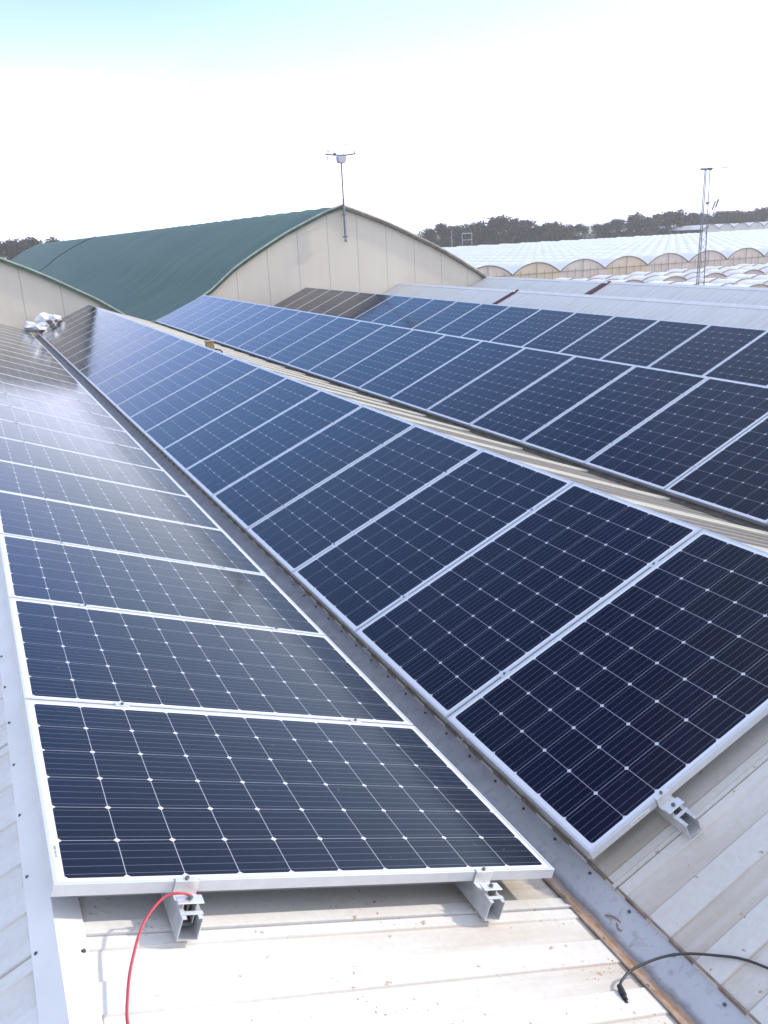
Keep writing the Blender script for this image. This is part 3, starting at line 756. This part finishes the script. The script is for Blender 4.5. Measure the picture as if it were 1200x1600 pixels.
# ------------------------------------------------------------------ trees
def leaf_mat(name, a, b):
    g = N(name); oi = g.n('ObjectInfo'); n = g.noise(g.coord(), .8, 3)
    c = g.mix(n, a, b); c = g.mul(c, g.ramp(oi.outputs['Random'], 0, 1, .75, 1.25)); g.base(c, .7, 0, .2)
    return g.m
M_LEAF = leaf_mat('leaves', (.026, .024, .014), (.075, .062, .040)); M_BARK = simple('bark', (.12, .09, .07), .9)
def tree_parts(seed, h, spread, n=2800, slim=False):
    rd = random.Random(seed)
    cl = []
    for _ in range(9 if not slim else 4):
        a = rd.uniform(0, 2*PI); rr = spread*rd.uniform(.1, .75)*(.3 if slim else 1); z = h*rd.uniform(.38, .88)
        cl.append((Vector((rr*math.cos(a), rr*math.sin(a), z)), spread*rd.uniform(.32, .55)))
    cl.append((Vector((0, 0, h*.86)), spread*.42))
    if not slim: cl += [(Vector((rd.uniform(-1, 1)*spread*.7, rd.uniform(-1, 1)*spread*.7, h*rd.uniform(.14, .4))), spread*.5) for _ in range(5)]
    m = MB()
    for i in range(n):
        c, r = rd.choice(cl); d = Vector((rd.gauss(0, 1), rd.gauss(0, 1), rd.gauss(0, 1))).normalized()
        p = c+d*r*rd.uniform(.35, 1.08); p.z = max(p.z, .3); s_ = rd.uniform(.18, .42)
        a = Vector((rd.gauss(0, 1), rd.gauss(0, 1), rd.gauss(0, .7))).normalized(); b = a.orthogonal().normalized()
        b = Matrix.Rotation(rd.uniform(0, 6.28), 3, a) @ b
        m.add([p-a*s_, p+b*s_*.6, p+a*s_, p-b*s_*.6], [(0, 1, 2, 3)])
    t = MB(); t.tube([(0, 0, 0), (.1, 0, h*.3), (0, .1, h*.8)], h*.022, 7, r1=h*.006)
    for c, r in cl[:6]: t.tube([(0, 0, h*.3), tuple(c*.6+Vector((0, 0, h*.12))), tuple(c)], h*.008, 5, r1=.03)
    return m, t
VAR = []
for i in range(6):
    m, t = tree_parts(20+i, 10, 3.9)
    e = empty('tree'); m.build('crown', M_LEAF, e); t.build('trunk', M_BARK, e); VAR.append(e)
m, t = tree_parts(77, 10, 1.6, 600, True); e = empty('slender_tree'); m.build('crown', M_LEAF, e); t.build('trunk', M_BARK, e); SLIM = e
vused = [False]*6
# px of crown centre (photo), top height above horizon (photo px)
def at(u, Y):
    a = (u-600)/F_PX; q = rt*a + fw; q = q + up*((800-355)/F_PX); return q.x/q.y*(Y-CAM[1])+CAM[0]
prof = [(668, 358), (688, 352), (712, 354), (728, 351), (750, 349), (768, 343), (785, 340), (804, 345), (820, 346), (838, 350), (854, 349), (870, 348), (888, 352), (905, 351), (935, 350), (950, 347),
        (966, 343), (996, 335), (1012, 341), (1028, 337), (1046, 333), (1062, 329), (1078, 334), (1092, 335), (1106, 336), (1122, 333), (1138, 331), (1152, 330), (1166, 332), (1180, 329), (1196, 326), (1212, 328), (1228, 326)]
def horizon(u): return 394.5-(u/1200)*58
cnt = 0
def put_tree(src, fresh, u, top, Y, label, grp, wide=1.0):
    t = src if fresh else copy_tree(src)
    x = at(u, Y); q = Vector((x-CAM[0], Y-CAM[1], 0)); dep = q.dot(Vector((math.sin(YAW), math.cos(YAW), 0)))
    Hh = (horizon(u)-top)/F_PX*dep*1.05+CAM[2]-GZ
    t.location = (x, Y, GZ); s_ = Hh/10; t.scale = (s_*wide, s_*wide, s_); t.rotation_euler = (0, 0, random.uniform(0, 6.28)); tag(t, label, 'tree', grp); return t
for i, (u, top) in enumerate(prof):
    v = i % 6; nn = ordn(i+1)
    put_tree(VAR[v], not vused[v], u, top, 256+random.uniform(-5, 8), f'dark leafy tree, {nn} from the left in the far tree line on the right', 'far tree line on the right', random.uniform(1.0, 1.25)); vused[v] = True
# second rank filling the gaps
for i in range(26):
    u = 672+i*22.5+random.uniform(-4, 4)
    if 915 < u < 930: continue
    top = min(prof, key=lambda p: abs(p[0]-u))[1]+6
    put_tree(VAR[(i+3) % 6], False, u, top, 285+random.uniform(-4, 8), f'hazy dark tree, {ordn(i+1)} from the left in the rear rank of the far tree line', 'rear rank of the far tree line', 1.15)
put_tree(SLIM, True, 984, 336, 250, 'tall slender tree with a tufted top standing out of the far tree line', 'far tree line on the right')
for i, (u, top) in enumerate(((-8, 380), (8, 376), (24, 373), (40, 372), (52, 375), (76, 373))):
    put_tree(VAR[(i+1) % 6], False, u, top+2, 262, f'dark tree, {ordn(i+1)} from the left in the clump over the left hangar edge', 'trees behind the left hangar', .9)

# ------------------------------------------------------------------ air
m = MB(); m.box((-1501, -201, GZ-1), (1501, 1492, 12))
hz = m.build('haze', bpy.data.materials.new('haze_air'), None); tag(hz, kind='stuff')
hm = hz.data.materials[0]; hm.use_nodes = True; t = hm.node_tree; t.nodes.remove(t.nodes['Principled BSDF'])
pv = t.nodes.new('ShaderNodeVolumePrincipled'); pv.inputs['Color'].default_value = (.985, .985, .99, 1); pv.inputs['Density'].default_value = .0006
t.links.new(pv.outputs[0], t.nodes['Material Output'].inputs['Volume'])
